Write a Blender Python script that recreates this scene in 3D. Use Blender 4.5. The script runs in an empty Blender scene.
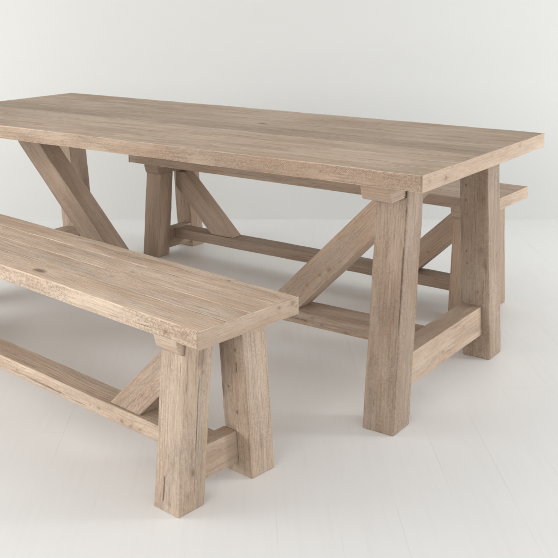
import bpy, bmesh, math, random
from mathutils import Vector, Matrix, noise
R = math.radians
sc = bpy.context.scene
col = sc.collection
random.seed(11)

# ------------------------------------------------------------------ camera
cd = bpy.data.cameras.new('camera'); cam = bpy.data.objects.new('camera', cd); col.objects.link(cam)
PITCH, ROLL, CH = R(7.9987), R(-0.0867), 1.255
F = Vector((0, math.cos(PITCH), -math.sin(PITCH))); U = Vector((0, math.sin(PITCH), math.cos(PITCH))); X = Vector((1, 0, 0))
X2 = X*math.cos(ROLL) + U*math.sin(ROLL); U2 = -X*math.sin(ROLL) + U*math.cos(ROLL)
m = Matrix((X2, U2, -F)).transposed().to_4x4(); m.translation = (0, 0, CH); cam.matrix_world = m
cd.sensor_width = 36; cd.lens = 978.77/558*36
cd.shift_x = (279-270.67)/558; cd.shift_y = (125.07-279)/558
cd.clip_start = .05; cd.clip_end = 100
sc.camera = cam

# ------------------------------------------------------------------ studio light
w = bpy.data.worlds.new('World'); sc.world = w; w.use_nodes = True
# unseen studio surround, shaped as fill for floor shade: bright low down, darker overhead
wt = w.node_tree; bg = wt.nodes['Background']
wc = wt.nodes.new('ShaderNodeTexCoord'); wx = wt.nodes.new('ShaderNodeSeparateXYZ'); wt.links.new(wc.outputs['Generated'], wx.inputs[0])
wm = wt.nodes.new('ShaderNodeMapRange'); wm.interpolation_type = 'SMOOTHSTEP'; wt.links.new(wx.outputs[2], wm.inputs[0])
for i_, v_ in enumerate((.12, .8, 1.42, .56)): wm.inputs[i_+1].default_value = v_
bg.inputs[0].default_value = (1, 1, .995, 1); wt.links.new(wm.outputs[0], bg.inputs[1])
def lamp(name, loc, aim, sx, sy, power, colr):
    l = bpy.data.lights.new(name, 'AREA'); l.shape = 'RECTANGLE'; l.size = sx; l.size_y = sy; l.energy = power; l.color = colr
    o = bpy.data.objects.new(name, l); col.objects.link(o); o.location = loc
    o.rotation_euler = (Vector(aim)-Vector(loc)).to_track_quat('-Z', 'Y').to_euler(); return o
lamp('softbox_side', (4.6, 2.5, 1.15), (0, 3.0, .0), .8, 1.0, 72, (.98, .99, 1))
lamp('fill_low', (-3.6, 2.3, .9), (.2, 3.0, 0), 1.6, .9, 54, (1, .985, .965))  # added fill lamp, lifts the floor shade under table and bench
lamp('softbox_front', (-1.7, -1.3, 1.6), (0, 3.2, .2), 1.9, 1.6, 42, (1, .955, .915))
lamp('wall_fill', (-3.4, 3.6, .55), (.2, 5.2, .1), .6, .9, 17, (1, 1, 1))  # added pair of out-of-view fills, brightening the lower wall
lamp('wall_fill', (3.4, 3.6, .55), (-.2, 5.2, .1), .6, .9, 15, (1, 1, 1))
sc.view_settings.view_transform = 'Standard'; sc.view_settings.look = 'None'
sc.cycles.diffuse_bounces = 6
sc.view_settings.exposure = .03; sc.view_settings.gamma = 1

# ------------------------------------------------------------------ node helpers
class NT:
    def __init__(s, name):
        s.m = bpy.data.materials.new(name); s.m.use_nodes = True; s.t = s.m.node_tree; s.b = s.t.nodes['Principled BSDF']
    def n(s, typ, **kw):
        nd = s.t.nodes.new(typ)
        for k, v in kw.items(): setattr(nd, k, v)
        return nd
    def put(s, sock, v):
        if isinstance(v, bpy.types.NodeSocket): s.t.links.new(v, sock)
        else: sock.default_value = v
    def math(s, op, a, b=0., c=0., clamp=False):
        nd = s.n('ShaderNodeMath', operation=op); nd.use_clamp = clamp
        s.put(nd.inputs[0], a); s.put(nd.inputs[1], b); s.put(nd.inputs[2], c); return nd.outputs[0]
    def vm(s, op, a, b=None):
        nd = s.n('ShaderNodeVectorMath', operation=op); s.put(nd.inputs[0], a)
        if b is not None: s.put(nd.inputs[1], b)
        return nd.outputs['Value' if op in ('LENGTH', 'DOT_PRODUCT', 'DISTANCE') else 'Vector']
    def noise(s, v, sc_=1., det=2., rough=.5):
        nd = s.n('ShaderNodeTexNoise'); s.put(nd.inputs['Vector'], v); nd.inputs['Scale'].default_value = sc_
        nd.inputs['Detail'].default_value = det; nd.inputs['Roughness'].default_value = rough; return nd.outputs[0]
    def ramp(s, f, lo, hi, a=0., b=1.):
        nd = s.n('ShaderNodeMapRange'); nd.interpolation_type = 'SMOOTHSTEP'; s.put(nd.inputs[0], f)
        for i, q in enumerate((lo, hi, a, b)): s.put(nd.inputs[i+1], q)
        return nd.outputs[0]
    def mix(s, f, a, b, mode='MIX'):
        nd = s.n('ShaderNodeMix', data_type='RGBA', blend_type=mode); s.put(nd.inputs[0], f); s.put(nd.inputs[6], a); s.put(nd.inputs[7], b)
        return nd.outputs[2]
    def sep(s, v):
        nd = s.n('ShaderNodeSeparateXYZ'); s.put(nd.inputs[0], v); return nd.outputs
    def comb(s, x, y, z):
        nd = s.n('ShaderNodeCombineXYZ'); s.put(nd.inputs[0], x); s.put(nd.inputs[1], y); s.put(nd.inputs[2], z); return nd.outputs[0]

def c4(r, g, b): return (r, g, b, 1)
_mats = {}
def wood(name, warm=.5, saw=0., knots=(), tone=1., axis=(1, 0, 0), streak=1., stain=.5):
    """Reclaimed limed pine. gco = grain frame in metres (x along the fibres), seed = per board random."""
    key = (name, warm, saw, tuple(knots), tone, axis, streak, stain)
    if key in _mats: return _mats[key]
    s = NT(name)
    g = s.n('ShaderNodeAttribute', attribute_name='gco').outputs['Vector']
    sd = s.n('ShaderNodeAttribute', attribute_name='seed').outputs['Vector']
    obj = s.n('ShaderNodeTexCoord').outputs['Object']
    so = s.vm('MULTIPLY', sd, (31., 17., 23.))
    P = s.vm('ADD', g, so)
    # hand placed knots: list of (x, y, z, radius, darkness) in the piece's own frame
    kn_ = s.math('MULTIPLY', s.math('SUBTRACT', s.noise(obj, 75., 3., .7), .5), 1.5) if knots else 0.
    warp = 0.; kd = 0.; kh = 0.
    ax = axis
    for q_ in [q_ for q_ in knots if len(q_) == 6]:      # long drying cracks running with the fibres
        kx, ky, kz, ln, kr, sl_ = q_
        dr = Vector((0, sl_, 1)).normalized()
        df = s.vm('SUBTRACT', obj, (kx, ky, kz)); al = s.vm('DOT_PRODUCT', df, tuple(dr))
        pd = s.math('SQRT', s.math('MAXIMUM', s.math('SUBTRACT', s.vm('DOT_PRODUCT', df, df), s.math('MULTIPLY', al, al)), 0.))
        wv = s.math('MULTIPLY', s.math('SUBTRACT', s.noise(s.comb(0., 0., al), 22., 3.), .35), kr*2.2)
        kd = s.math('MAXIMUM', s.math('MULTIPLY', s.ramp(s.math('SUBTRACT', pd, wv), kr*.4, kr*1.2, .85, 0.), s.ramp(s.math('ABSOLUTE', al), ln*.38, ln*.5, 1., 0.)), kd)
    for (kx, ky, kz, kr, kk) in [q_ for q_ in knots if len(q_) == 5]:
        # distance squashed along the fibres so the knot is drawn out with the grain
        df = s.vm('SUBTRACT', obj, (kx, ky, kz)); al = s.vm('DOT_PRODUCT', df, ax)
        d = s.math('DIVIDE', s.math('SQRT', s.math('SUBTRACT', s.vm('DOT_PRODUCT', df, df), s.math('MULTIPLY', s.math('MULTIPLY', al, al), .55))), kr*.62)
        d = s.math('ADD', d, kn_)
        e = s.math('POWER', 2.718, s.math('MULTIPLY', s.math('MULTIPLY', d, d), -.12))
        warp = s.math('ADD', s.math('MULTIPLY', e, kr*1.3), warp)
        kd = s.math('MAXIMUM', s.ramp(d, .1, 1.25, kk*.95 if kr < .009 else kk*.8, 0.), kd)
        kh = s.math('MAXIMUM', s.ramp(d, .3, 2.6, kk, 0.), kh)
    # scattered small knots
    vor = s.n('ShaderNodeTexVoronoi'); s.put(vor.inputs['Vector'], s.vm('MULTIPLY', P, (3.1, 7., 7.))); vor.inputs['Scale'].default_value = 1.
    vd = vor.outputs['Distance']; vc = s.sep(vor.outputs['Color'])[0]
    rnd = s.ramp(vc, .72, .95)
    ks = s.math('MULTIPLY', s.ramp(vd, .04, .12, 1., 0.), rnd)
    warp = s.math('ADD', warp, s.math('MULTIPLY', s.ramp(vd, .0, .42, .016, 0.), rnd))
    # growth rings
    low = s.noise(s.vm('MULTIPLY', P, (1.1, 5., 5.)), 1., 2.)
    low2 = s.noise(s.vm('MULTIPLY', P, (5., 22., 22.)), 1., 2.)
    gx = s.sep(g); sx = s.sep(sd)
    cy = s.math('MULTIPLY', s.math('SUBTRACT', sx[0], .5), .16); cz = s.math('MULTIPLY', s.math('SUBTRACT', sx[1], 1.15), .14)
    tilt = s.math('MULTIPLY', s.math('SUBTRACT', sx[2], .5), .05)
    ry = s.math('ADD', s.math('SUBTRACT', gx[1], cy), s.math('MULTIPLY', gx[0], tilt)); rz = s.math('SUBTRACT', gx[2], cz)
    rr = s.math('SQRT', s.math('ADD', s.math('MULTIPLY', ry, ry), s.math('MULTIPLY', rz, rz)))
    rr = s.math('ADD', s.math('ADD', rr, warp), s.math('ADD', s.math('MULTIPLY', low, .05), s.math('MULTIPLY', low2, .0045)))
    fr = s.math('FRACT', s.math('DIVIDE', rr, s.math('ADD', .0045, s.math('MULTIPLY', sx[1], .004))))
    ring = s.math('MULTIPLY', s.ramp(fr, .15, .82), s.ramp(fr, .86, .99, 1., 0.))
    # fibres, streaks, wash
    fib = s.noise(s.vm('MULTIPLY', P, (7., 230., 230.)), 1., 3., .6)
    fib2 = s.noise(s.vm('MULTIPLY', P, (22., 700., 700.)), 1., 2., .6)
    strk = s.noise(s.vm('MULTIPLY', P, (1.6, 42., 42.)), 1., 4., .62)
    blot = s.noise(s.vm('MULTIPLY', P, (2.6, 8., 8.)), 1., 4., .6)
    grit = s.noise(s.vm('MULTIPLY', P, (90., 160., 160.)), 1., 3., .7)
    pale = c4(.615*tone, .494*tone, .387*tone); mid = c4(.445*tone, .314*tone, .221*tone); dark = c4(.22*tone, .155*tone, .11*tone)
    grey = c4(.37*tone, .325*tone, .275*tone)
    c = s.mix(s.ramp(blot, .3, .72, max(0, warm-.35), min(1, warm+.4)), pale, mid)
    c = s.mix(s.math('MULTIPLY', ring, s.ramp(blot, .3, .75, .15*streak, .5*streak)), c, c4(.34*tone, .235*tone, .16*tone))
    c = s.mix(s.ramp(strk, .48, .72, 0., .72*streak), c, grey)
    c = s.mix(s.ramp(strk, .46, .26, 0., .38), c, pale)
    c = s.mix(s.ramp(fib, .48, .75, 0., .72*streak), c, dark)
    c = s.mix(s.ramp(fib2, .5, .75, 0., .3), c, dark)
    c = s.mix(s.ramp(grit, .56, .75, 0., .22), c, pale)
    dirt = s.noise(s.vm('MULTIPLY', s.vm('ADD', P, (3., 5., 7.)), (2.4, 15., 15.)), 1., 5., .65)
    c = s.mix(s.ramp(dirt, .52, .74, 0., .1+.5*stain), c, c4(.24, .19, .15))
    c = s.mix(s.ramp(s.noise(s.vm('MULTIPLY', P, (55., 260., 260.)), 1., 3., .65), .5, .78, 0., .45), c, c4(.2, .145, .1))
    bt = s.math('ADD', s.math('MULTIPLY', sx[2], .32), .845)
    c = s.mix(1., c, s.comb(bt, s.math('ADD', s.math('MULTIPLY', bt, .97), .03), s.math('ADD', s.math('MULTIPLY', bt, .92), .08)), 'MULTIPLY')
    c = s.mix(s.math('MULTIPLY', ks, .75), c, c4(.13, .08, .05))
    # checks: thin dark cracks
    ckm = s.math('MULTIPLY', s.ramp(s.noise(s.vm('MULTIPLY', P, (3.2, 150., 150.)), 1., 2., .5), .69, .74), s.ramp(s.noise(s.vm('MULTIPLY', P, (2.4, 9., 9.)), 1., 1.), .5, .6))
    c = s.mix(s.math('MULTIPLY', ckm, .6), c, c4(.12, .085, .06))
    h = s.math('ADD', s.math('MULTIPLY', fib, .5), s.math('MULTIPLY', ring, .18))
    h = s.math('SUBTRACT', s.math('ADD', h, s.math('MULTIPLY', fib2, .3)), s.math('MULTIPLY', ckm, .9))
    if saw:
        fl = s.ramp(s.noise(s.vm('MULTIPLY', P, (2.2, 7., 7.)), 1., 2.), .49, .53)
        jit = s.math('MULTIPLY', s.noise(s.vm('MULTIPLY', P, (11., 11., 11.)), 1., 4., .65), .026)
        yz = s.math('MULTIPLY', s.math('SUBTRACT', gx[1], gx[2]), .85)
        s1 = s.math('SINE', s.math('MULTIPLY', s.math('ADD', s.math('ADD', gx[0], yz), jit), 2*math.pi/.0052))
        s2 = s.math('SINE', s.math('MULTIPLY', s.math('ADD', s.math('SUBTRACT', gx[0], yz), jit), 2*math.pi/.0046))
        sw = s.math('ADD', s.math('MULTIPLY', s1, fl), s.math('MULTIPLY', s2, s.math('SUBTRACT', 1., fl)))
        amp = s.ramp(s.noise(s.vm('MULTIPLY', P, (5., 16., 16.)), 1., 3., .6), .34, .56)
        brk = s.ramp(s.noise(s.vm('MULTIPLY', P, (160., 160., 160.)), 1., 2.), .35, .65)
        q = s.math('MULTIPLY', s.math('MULTIPLY', s.ramp(s.math('ADD', sw, s.math('MULTIPLY', s.noise(s.vm('MULTIPLY', P, (60., 60., 60.)), 1., 2.), .9)), -.1, 1.5), amp), brk)
        c = s.mix(s.math('MULTIPLY', q, .62*saw), c, c4(.23*tone, .16*tone, .115*tone))
        h = s.math('SUBTRACT', h, s.math('MULTIPLY', q, .6*saw))
    if knots:
        c = s.mix(s.math('MULTIPLY', kh, .35), c, c4(.30, .19, .12))
        c = s.mix(kd, c, c4(.12, .08, .055))
    s.put(s.b.inputs['Base Color'], c)
    s.put(s.b.inputs['Roughness'], s.ramp(fib, .2, .8, .62, .8)); s.b.inputs['Specular IOR Level'].default_value = .3
    bp = s.n('ShaderNodeBump'); bp.inputs['Strength'].default_value = 1.; bp.inputs['Distance'].default_value = .0016
    s.put(bp.inputs['Height'], h); s.put(s.b.inputs['Normal'], bp.outputs[0])
    _mats[key] = s.m; return s.m

# ------------------------------------------------------------------ mesh builders
class Part:
    """Collects solid timber pieces and links them as ONE mesh, with grain coordinates per corner."""
    def __init__(s): s.v = []; s.f = []; s.g = []; s.sd = []
    def prism(s, poly, axis_o, u, v, nrm, depth, grain, up, bev=.0028, wob=.0007, endgrain=None, step=.045, seed=None, cuts=()):
        """poly: 2D outline in the (u,v) plane at axis_o, extruded by depth along nrm. grain/up: timber frame."""
        o, u, v, nrm = Vector(axis_o), Vector(u), Vector(v), Vector(nrm)
        bm = bmesh.new()
        lo = [bm.verts.new(o+u*a+v*b) for a, b in poly]; hi = [bm.verts.new(o+u*a+v*b+nrm*depth) for a, b in poly]
        n = len(poly); bm.faces.new(lo[::-1]); bm.faces.new(hi)
        for i in range(n): bm.faces.new((lo[i], lo[(i+1) % n], hi[(i+1) % n], hi[i]))
        bmesh.ops.recalc_face_normals(bm, faces=bm.faces)
        for co, no in cuts:
            r = bmesh.ops.bisect_plane(bm, geom=bm.verts[:]+bm.edges[:]+bm.faces[:], plane_co=co, plane_no=no, clear_outer=True)
            bmesh.ops.holes_fill(bm, edges=[e for e in bm.edges if e.is_boundary])
        if bev: bmesh.ops.bevel(bm, geom=bm.edges[:], offset=bev, segments=3, profile=.5, affect='EDGES', clamp_overlap=True)
        g = Vector(grain).normalized(); up = Vector(up); up = (up-g*up.dot(g)).normalized(); sd_ = g.cross(up)
        ts = [q.co.dot(g) for q in bm.verts]; a, b = min(ts), max(ts); k = max(1, int((b-a)/step))
        for i in range(1, k):
            t = a+(b-a)*(i+random.uniform(-.25, .25))/k
            bmesh.ops.bisect_plane(bm, geom=bm.verts[:]+bm.edges[:]+bm.faces[:], plane_co=g*t, plane_no=g)
        c = sum((q.co for q in bm.verts), Vector())/len(bm.verts)
        S = seed or (random.random(), random.random(), random.random()); off = Vector(S)*50
        bm.normal_update()
        orig = {q: q.co.copy() for q in bm.verts}
        for q in bm.verts:
            q.co += noise.noise_vector(orig[q]*9+off)*wob + noise.noise_vector(orig[q]*38+off)*wob*.55
        base = len(s.v)
        bm.verts.index_update()
        s.v += [q.co.copy() for q in bm.verts]
        for f in bm.faces:
            s.f.append([base+q.index for q in f.verts])
            eg = endgrain is not None and abs(f.normal.dot(g)) > .8
            for q in f.verts:
                d = orig[q]-c
                if eg: s.g.append((d.dot(sd_), d.dot(up), d.dot(g)*.2))
                else: s.g.append((d.dot(g), d.dot(sd_), d.dot(up)))
                s.sd.append(S)
        bm.free(); return s
    def box(s, x0, x1, y0, y1, z0, z1, grain='x', **kw):
        G = {'x': ((1, 0, 0), (0, 0, 1)), 'y': ((0, 1, 0), (0, 0, 1)), 'z': ((0, 0, 1), (1, 0, 0))}[grain]
        return s.prism([(x0, y0), (x1, y0), (x1, y1), (x0, y1)], (0, 0, z0), (1, 0, 0), (0, 1, 0), (0, 0, 1), z1-z0, G[0], G[1], **kw)
    def build(s, name, mat, parent, mat2=None, pick=None):
        me = bpy.data.meshes.new(name); me.from_pydata(s.v, [], s.f); me.validate()
        a = me.attributes.new('gco', 'FLOAT_VECTOR', 'CORNER'); a.data.foreach_set('vector', [q for t in s.g for q in t])
        a = me.attributes.new('seed', 'FLOAT_VECTOR', 'CORNER'); a.data.foreach_set('vector', [q for t in s.sd for q in t])
        me.materials.append(mat)
        if mat2:
            for q in mat2: me.materials.append(q)
            for p in me.polygons: p.material_index = pick(p.normal)
        for p in me.polygons: p.use_smooth = False
        o = bpy.data.objects.new(name, me); col.objects.link(o); o.parent = parent; return o

def empty(name, loc, rz, label, cat, group=None):
    o = bpy.data.objects.new(name, None); col.objects.link(o); o.location = loc; o.rotation_euler = (0, 0, rz)
    o.empty_display_size = .2; o['label'] = label; o['category'] = cat
    if group: o['group'] = group
    return o

def furniture(root, d, mats, K):
    L, W, H, T = d['L']/2, d['W']/2, d['H'], d['T']; zt = H-T
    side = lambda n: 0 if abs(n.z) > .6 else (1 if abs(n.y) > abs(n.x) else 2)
    # top: planks side by side, tiny grooves between them
    p = Part(); n = len(d['boards']); y = -W
    tot = sum(d['boards'])
    for i, bw in enumerate(d['boards']):
        wd = bw/tot*2*W
        dz = random.uniform(-.0006, .0006)
        p.box(-L+.0042, L-.0042, y+.0002, y+wd-.0002, zt, H+dz, bev=(.0042 if i in (0, n-1) else .0022), wob=.0012, endgrain=True,
              seed=d['seeds'][i] if 'seeds' in d else None)
        y += wd
    for sx in (1, -1):   # the ends are closed by one edge board each
        p.box(min(sx*(L-.004), sx*L), max(sx*(L-.004), sx*L), -W, W, zt, H+.0003, grain='y', bev=.0017, wob=.0004, endgrain=False)
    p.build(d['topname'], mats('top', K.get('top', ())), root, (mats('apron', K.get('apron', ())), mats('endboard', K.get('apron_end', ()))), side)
    # trestles
    zc = d['zc']
    for sx in (1, -1):
        xo = L-d['e']; xi = xo-d['a']; xb = xo-d['i']; xc = xo-.008
        for sy in (-1, 1):
            yt, yb, b = d['yt'], d['yb'], d['b']
            sl = (yt-yb)/zt
            # notched profile in X-Z (the outer cheek runs up past the cleat), extruded along Y and sheared to the splay
            pr = [(sx*xi, 0), (sx*xo, 0), (sx*xo, zt-.0005), (sx*xc, zt-.0005), (sx*xc, zc), (sx*xi, zc)]
            gr = Vector((0, sy*sl, 1))
            key = 'leg%+d%+d' % (sx, sy)
            Part().prism(pr, (0, sy*yb, 0), (1, 0, 0), (0, sy*sl, 1), (0, -sy, 0), b, gr, (0, 1, 0), bev=.0042, wob=.0016, step=.035).build('leg', mats('leg', K.get(key, ())), root)
        # cleat under the top, undercut ends
        ce = yt+d['ce']; ch = zt-zc
        half = [(ce, zt), (ce-.001, zt-ch*.22), (ce-.006, zt-ch*.6), (ce-.011, zt-ch*.88), (ce-.017, zc)]
        pr = [(-a_, c_) for a_, c_ in half]+half[::-1]
        Part().prism(pr, (sx*(xi-.0006), 0, 0), (0, 1, 0), (0, 0, 1), (sx, 0, 0), xc-xi-.0003, (0, 1, 0), (0, 0, 1), bev=.0022, step=.03, endgrain=True).build('cleat', mats('cross', ()), root)
        # cross rail between the two legs
        ya = lambda z: yb+sl*z-b-.0004
        z0, z1 = d['z0'], d['z1']
        pr = [(-ya(z0), z0), (ya(z0), z0), (ya(z1), z1), (-ya(z1), z1)]
        Part().prism(pr, (sx*(xi-.001), 0, 0), (0, 1, 0), (0, 0, 1), (sx, 0, 0), xb-xi-.0005, (0, 1, 0), (0, 0, 1), bev=.0024, wob=.0009).build('cross_rail', mats('cross', K.get('cross%+d' % sx, ())), root)
        # diagonal brace
        bx0, bx1, btx = d['brace']; z0_ = d['zz1']+.0006
        s_ = (zc-z0_)/(btx-bx0); xr = lambda x: x
        top_x = bx0+(zc-z0_)/s_
        pr = [(sx*bx0, z0_), (sx*bx1, z0_), (sx*(xi-.0015), z0_+(xi-.0015-bx1)*s_)]
        if top_x < xi-.002: pr += [(sx*(xi-.0015), zc-.0008), (sx*top_x, zc-.0008)]
        hb = d['hb']
        Part().prism(pr, (0, -hb, 0), (1, 0, 0), (0, 0, 1), (0, 1, 0), 2*hb, (sx, 0, s_), (0, 1, 0), bev=.0022, wob=.0009).build('brace', mats('brace', K.get('brace%+d' % sx, ())), root)
    # long stretcher
    xi = L-d['e']-d['a']-.0018
    Part().box(-xi, xi, -d['ws'], d['ws'], d['zz0'], d['zz1'], bev=.0028, wob=.0012).build('stretcher', mats('rail', K.get('long', ())), root)

# ------------------------------------------------------------------ setting
def sheet(name, verts, mat):
    me = bpy.data.meshes.new(name); me.from_pydata(verts, [], [(0, 1, 2, 3)]); me.materials.append(mat)
    o = bpy.data.objects.new(name, me); col.objects.link(o); o['kind'] = 'structure'; return o
s = NT('floor_paint')
P = s.n('ShaderNodeTexCoord').outputs['Object']
mp = s.n('ShaderNodeMapping'); s.put(mp.inputs['Vector'], P); mp.inputs['Rotation'].default_value = (0, 0, R(-1.5)); Q = mp.outputs[0]
xyz = s.sep(Q)
PW = .1475
t = s.math('DIVIDE', s.math('SUBTRACT', xyz[0], .5115), PW); idx = s.math('FLOOR', t); fr = s.math('FRACT', t)
wn = s.n('ShaderNodeTexWhiteNoise', noise_dimensions='1D'); s.put(wn.inputs['W'], idx); rnd = wn.outputs['Value']
t2 = s.math('ADD', s.math('DIVIDE', xyz[1], 1.9), s.math('MULTIPLY', rnd, 7.3)); i2 = s.math('FLOOR', t2); f2 = s.math('FRACT', t2)
wn2 = s.n('ShaderNodeTexWhiteNoise', noise_dimensions='2D'); s.put(wn2.inputs['Vector'], s.comb(idx, i2, 0.)); r2 = wn2.outputs['Value']
dx = s.math('MULTIPLY', s.math('MINIMUM', fr, s.math('SUBTRACT', 1., fr)), PW)
dy = s.math('MULTIPLY', s.math('MINIMUM', f2, s.math('SUBTRACT', 1., f2)), 1.9)
wob = s.noise(s.vm('MULTIPLY', P, (9., 2.2, 1.)), 1., 3., .6)
gap = s.math('MULTIPLY', s.ramp(s.math('MINIMUM', dx, s.math('ADD', dy, .0004)), .0003, .0015, 1., 0.), s.ramp(wob, .45, .75, .02, .36))
big = s.noise(s.vm('MULTIPLY', P, (3.2, 1.1, 1.)), 1., 3., .55)
gr = s.noise(s.vm('MULTIPLY', Q, (60., 3., 1.)), 1., 3., .6)
c = s.mix(s.ramp(big, .35, .7), c4(.83, .832, .82), c4(.82, .817, .805))
c = s.mix(s.math('MULTIPLY', r2, .35), c, c4(.845, .845, .832))
c = s.mix(s.ramp(gr, .45, .8, 0., .12), c, c4(.66, .62, .58))
kn = s.n('ShaderNodeTexVoronoi'); s.put(kn.inputs['Vector'], s.vm('MULTIPLY', Q, (5., 1.7, 1.))); kn.inputs['Scale'].default_value = 1.
c = s.mix(s.math('MULTIPLY', s.ramp(kn.outputs['Distance'], .03, .2, .22, 0.), s.ramp(s.sep(kn.outputs['Color'])[0], .4, .8)), c, c4(.70, .60, .53))
c = s.mix(gap, c, c4(.36, .345, .32))
s.put(s.b.inputs['Base Color'], c); s.put(s.b.inputs['Roughness'], s.ramp(big, .3, .7, .38, .5)); s.b.inputs['Specular IOR Level'].default_value = .35
bp = s.n('ShaderNodeBump'); bp.inputs['Strength'].default_value = .35; bp.inputs['Distance'].default_value = .001
s.put(bp.inputs['Height'], s.math('SUBTRACT', s.math('MULTIPLY', gr, .15), gap)); s.put(s.b.inputs['Normal'], bp.outputs[0])
sheet('floor', [(-7, -4, 0), (7, -4, 0), (7, 5.6, 0), (-7, 5.6, 0)], s.m)
s = NT('wall_paint')
P = s.n('ShaderNodeTexCoord').outputs['Object']
c = s.mix(s.ramp(s.noise(P, .8, 3.), .3, .7), c4(.555, .558, .542), c4(.55, .553, .537))
s.put(s.b.inputs['Base Color'], c); s.b.inputs['Roughness'].default_value = .85; s.b.inputs['Specular IOR Level'].default_value = .2
bp = s.n('ShaderNodeBump'); bp.inputs['Strength'].default_value = .12; bp.inputs['Distance'].default_value = .001
s.put(bp.inputs['Height'], s.noise(P, 260., 3.)); s.put(s.b.inputs['Normal'], bp.outputs[0])
me = bpy.data.meshes.new('wall')
YW, TW = 5.232, -.0065
v = []; prof = [(0, -.01), (0, 4.2), (.12, 4.2), (.12, -.01)]
for x in (-7, 7):
    for a, z in prof: v.append((x, YW+TW*x+a, z))
me.from_pydata(v, [], [(0, 4, 5, 1), (1, 5, 6, 2), (2, 6, 7, 3), (0, 3, 7, 4), (0, 1, 2, 3), (4, 7, 6, 5)]); me.materials.append(s.m)
wl = bpy.data.objects.new('wall', me); col.objects.link(wl); wl['kind'] = 'structure'

# ------------------------------------------------------------------ furniture
def matset(kind):
    # per kind of piece: warmth, saw marks, tone, streakiness
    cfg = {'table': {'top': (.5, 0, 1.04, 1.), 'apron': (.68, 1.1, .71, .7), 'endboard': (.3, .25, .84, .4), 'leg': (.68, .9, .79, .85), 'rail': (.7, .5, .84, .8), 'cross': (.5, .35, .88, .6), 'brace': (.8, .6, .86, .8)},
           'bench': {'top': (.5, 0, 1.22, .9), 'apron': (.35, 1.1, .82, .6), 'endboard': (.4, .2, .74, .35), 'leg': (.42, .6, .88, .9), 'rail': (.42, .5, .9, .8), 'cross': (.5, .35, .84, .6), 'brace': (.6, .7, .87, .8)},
           'rear': {'top': (.5, 0, 1.05, .8), 'apron': (.8, .5, .76, .8), 'endboard': (.35, .3, .95, .5), 'leg': (1., .4, .72, .9), 'rail': (.85, .4, .76, .8), 'cross': (.8, .4, .74, .8), 'brace': (.85, .4, .8, .8)}}[kind]
    def f(part, kn):
        wm, saw, tn, st = cfg[part]
        axis = {'leg': (0, 0, 1), 'cross': (0, 1, 0), 'endboard': (0, 1, 0), 'brace': (.707, 0, .707)}.get(part, (1, 0, 0))
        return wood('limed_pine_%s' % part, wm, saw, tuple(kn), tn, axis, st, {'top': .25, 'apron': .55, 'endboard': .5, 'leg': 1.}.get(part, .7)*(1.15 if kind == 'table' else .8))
    return f
TABLE = dict(L=2.2594, W=.9138, H=.77, T=.0471, e=.1049, a=.1002, b=.0978, yt=.3258, yb=.3968, i=.0265, z1=.1902, z0=.0887, ws=.0575, zz1=.1685, zz0=.1231,
             zc=.674, ce=.099, brace=(.337, .468, .842), hb=.046, boards=[.12, .155, .13, .145, .16, .125, .14], topname='tabletop')
BENCH = dict(L=1.8255, W=.3471, H=.4836, T=.0444, e=.0799, a=.0904, b=.0864, yt=.1335, yb=.1711, i=.0436, z1=.1222, z0=.0323, ws=.0422, zz1=.1188, zz0=.0738,
             zc=.395, ce=.0285, brace=(.402, .528, .693), hb=.034, boards=[.095, .08, .085, .09], topname='seat')
KT = {}; KF = {}; KR = {}
KF['apron'] = [(0.799, -0.174, 0.456, 0.013, 0.55), (0.865, -0.174, 0.468, 0.016, 0.25), (0.203, -0.174, 0.457, 0.006, 0.4)]
KF['apron_end'] = [(0.913, 0.099, 0.473, 0.008, 0.6), (0.913, 0.151, 0.473, 0.013, 0.6), (0.913, 0.163, 0.462, 0.007, 0.5)]
KF['top'] = [(-0.111, 0.033, 0.484, 0.006, 0.3), (0.422, -0.031, 0.484, 0.012, 0.3), (0.435, 0.032, 0.484, 0.01, 0.45), (0.688, 0.15, 0.484, 0.008, 0.65), (0.396, -0.091, 0.484, 0.006, 0.3)]
KF['leg+1-1'] = [(0.833, -0.122, 0.098, 0.012, 0.75), (0.833, -0.139, 0.043, 0.013, 0.35), (0.833, -0.085, 0.341, 0.006, 0.5)]
KF['leg+1-1b'] = [(0.777, -0.167, 0.051, 0.008, 0.6), (0.801, -0.161, 0.122, 0.012, 0.3), (0.801, -0.169, 0.023, 0.008, 0.4)]
KF['leg+1+1'] = [(0.803, 0.055, 0.349, 0.006, 0.9), (0.803, 0.058, 0.311, 0.005, 0.95), (0.769, 0.064, 0.241, 0.007, 0.8), (0.794, 0.07, 0.176, 0.007, 0.8), (0.775, 0.067, 0.204, 0.004, 0.5)]
KF['long'] = [(0.464, -0.042, 0.087, 0.011, 0.7), (0.502, -0.042, 0.085, 0.009, 0.6), (0.54, -0.042, 0.086, 0.006, 0.4), (0.364, -0.042, 0.094, 0.007, 0.5), (-0.042, -0.042, 0.095, 0.009, 0.5), (0.18, -0.042, 0.088, 0.007, 0.5), (0.323, -0.042, 0.091, 0.006, 0.4)]
KF['brace+1'] = [(0.541, -0.034, 0.179, 0.012, 0.35), (0.583, -0.034, 0.213, 0.009, 0.25)]
KF['cross+1'] = [(0.789, 0.012, 0.093, 0.01, 0.2)]
KT['apron'] = [(-0.215, -0.457, 0.742, 0.006, 0.7), (0.815, -0.457, 0.749, 0.008, 0.3), (0.577, -0.457, 0.756, 0.006, 0.3)]
KT['apron_end'] = [(1.13, -0.315, 0.741, 0.014, 0.5), (1.13, -0.272, 0.768, 0.007, 0.4), (1.13, -0.414, 0.747, 0.01, 0.3), (1.13, 0.004, 0.757, 0.008, 0.4), (1.13, 0.232, 0.756, 0.008, 0.35)]
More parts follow.
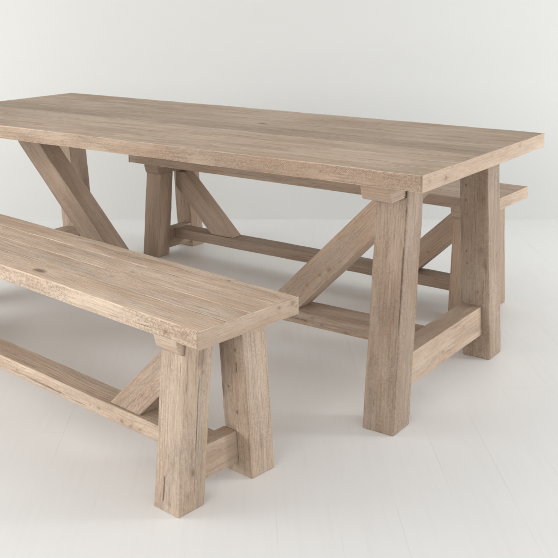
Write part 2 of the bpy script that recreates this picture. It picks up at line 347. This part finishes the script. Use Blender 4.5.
KT['leg+1+1'] = [(0.947, 0.239, 0.608, 0.006, 0.95), (0.946, 0.244, 0.556, 0.006, 0.9), (0.947, 0.249, 0.508, 0.005, 0.85), (0.945, 0.262, 0.378, 0.006, 0.9), (0.946, 0.266, 0.336, 0.005, 0.85), (0.983, 0.276, 0.239, 0.009, 0.6), (0.93, 0.28, 0.189, 0.008, 0.4), (1.004, 0.244, 0.564, 0.02, 0.45), (0.997, 0.261, 0.39, 0.016, 0.5), (1.007, 0.266, 0.339, 0.018, 0.45), (0.989, 0.296, 0.03, 0.012, 0.4)]
KT['leg+1+1b'] = [(1.025, 0.328, 0.362, 0.013, 0.5), (1.025, 0.331, 0.264, 0.007, 0.4)]
KT['leg+1-1'] = [(0.967, -0.347, 0.504, 0.008, 0.4), (0.998, -0.381, 0.157, 0.008, 0.2), (0.957, -0.342, 0.56, 0.006, 0.3)]
KT['cross+1'] = [(0.998, -0.021, 0.125, 0.013, 0.5), (0.998, 0.073, 0.179, 0.01, 0.3), (0.998, 0.136, 0.161, 0.01, 0.3)]
KT['brace+1'] = [(0.594, -0.046, 0.328, 0.014, 0.65), (0.559, -0.046, 0.305, 0.009, 0.5), (0.508, -0.046, 0.261, 0.012, 0.4), (0.492, -0.046, 0.241, 0.008, 0.5), (0.636, -0.046, 0.362, 0.008, 0.3)]
KT['long'] = [(0.508, -0.058, 0.139, 0.011, 0.5), (0.575, -0.058, 0.138, 0.008, 0.5), (0.668, -0.058, 0.13, 0.01, 0.6), (0.536, -0.058, 0.155, 0.012, 0.4)]
KT['top'] = [(0.559, 0.211, 0.77, 0.01, 0.25)]
KR['long'] = [(0.63, -0.042, 0.111, 0.006, 0.4), (-0.351, -0.042, 0.097, 0.006, 0.4), (-0.558, -0.042, 0.088, 0.006, 0.4)]
KR['brace+1'] = [(0.588, -0.034, 0.213, 0.008, 0.6)]
KR['leg-1-1'] = [(-0.787, -0.153, 0.207, 0.006, 0.5)]
KT['leg+1-1'] += [(1.0215, -.352, .48, .42, .0028, .098), (.985, -.37, .3, .12, .0012, .098)]
KT['leg+1+1'] += [(1.0, .252, .45, .2, .002, -.098)]
KF['leg+1-1'] += [(.777, -.1665, .055, .07, .002, .086), (.833, -.105, .24, .2, .0012, .086), (.8, -.148, .25, .1, .0009, .086)]
KF['leg+1+1'] += [(.803, .06, .3, .03, .0016, -.086)]
for D_ in (KF, KT):   # faces of one leg share its knots
    for q in [q for q in D_ if q.endswith('b')]: D_[q[:-1]] = D_[q[:-1]] + D_.pop(q)
t = empty('dining_table', (-.2676, 3.5225, 0), R(-35.0266), 'long trestle dining table of pale reclaimed wood standing between two benches', 'table')
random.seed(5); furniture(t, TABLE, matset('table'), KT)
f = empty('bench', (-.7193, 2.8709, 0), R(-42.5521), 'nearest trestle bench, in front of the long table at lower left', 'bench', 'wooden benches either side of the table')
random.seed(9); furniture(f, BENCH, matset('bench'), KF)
r = empty('bench', (.1687, 4.157, 0), R(-35.9909), 'darker trestle bench half hidden behind the far side of the table', 'bench', 'wooden benches either side of the table')
random.seed(14); furniture(r, BENCH, matset('rear'), KR)
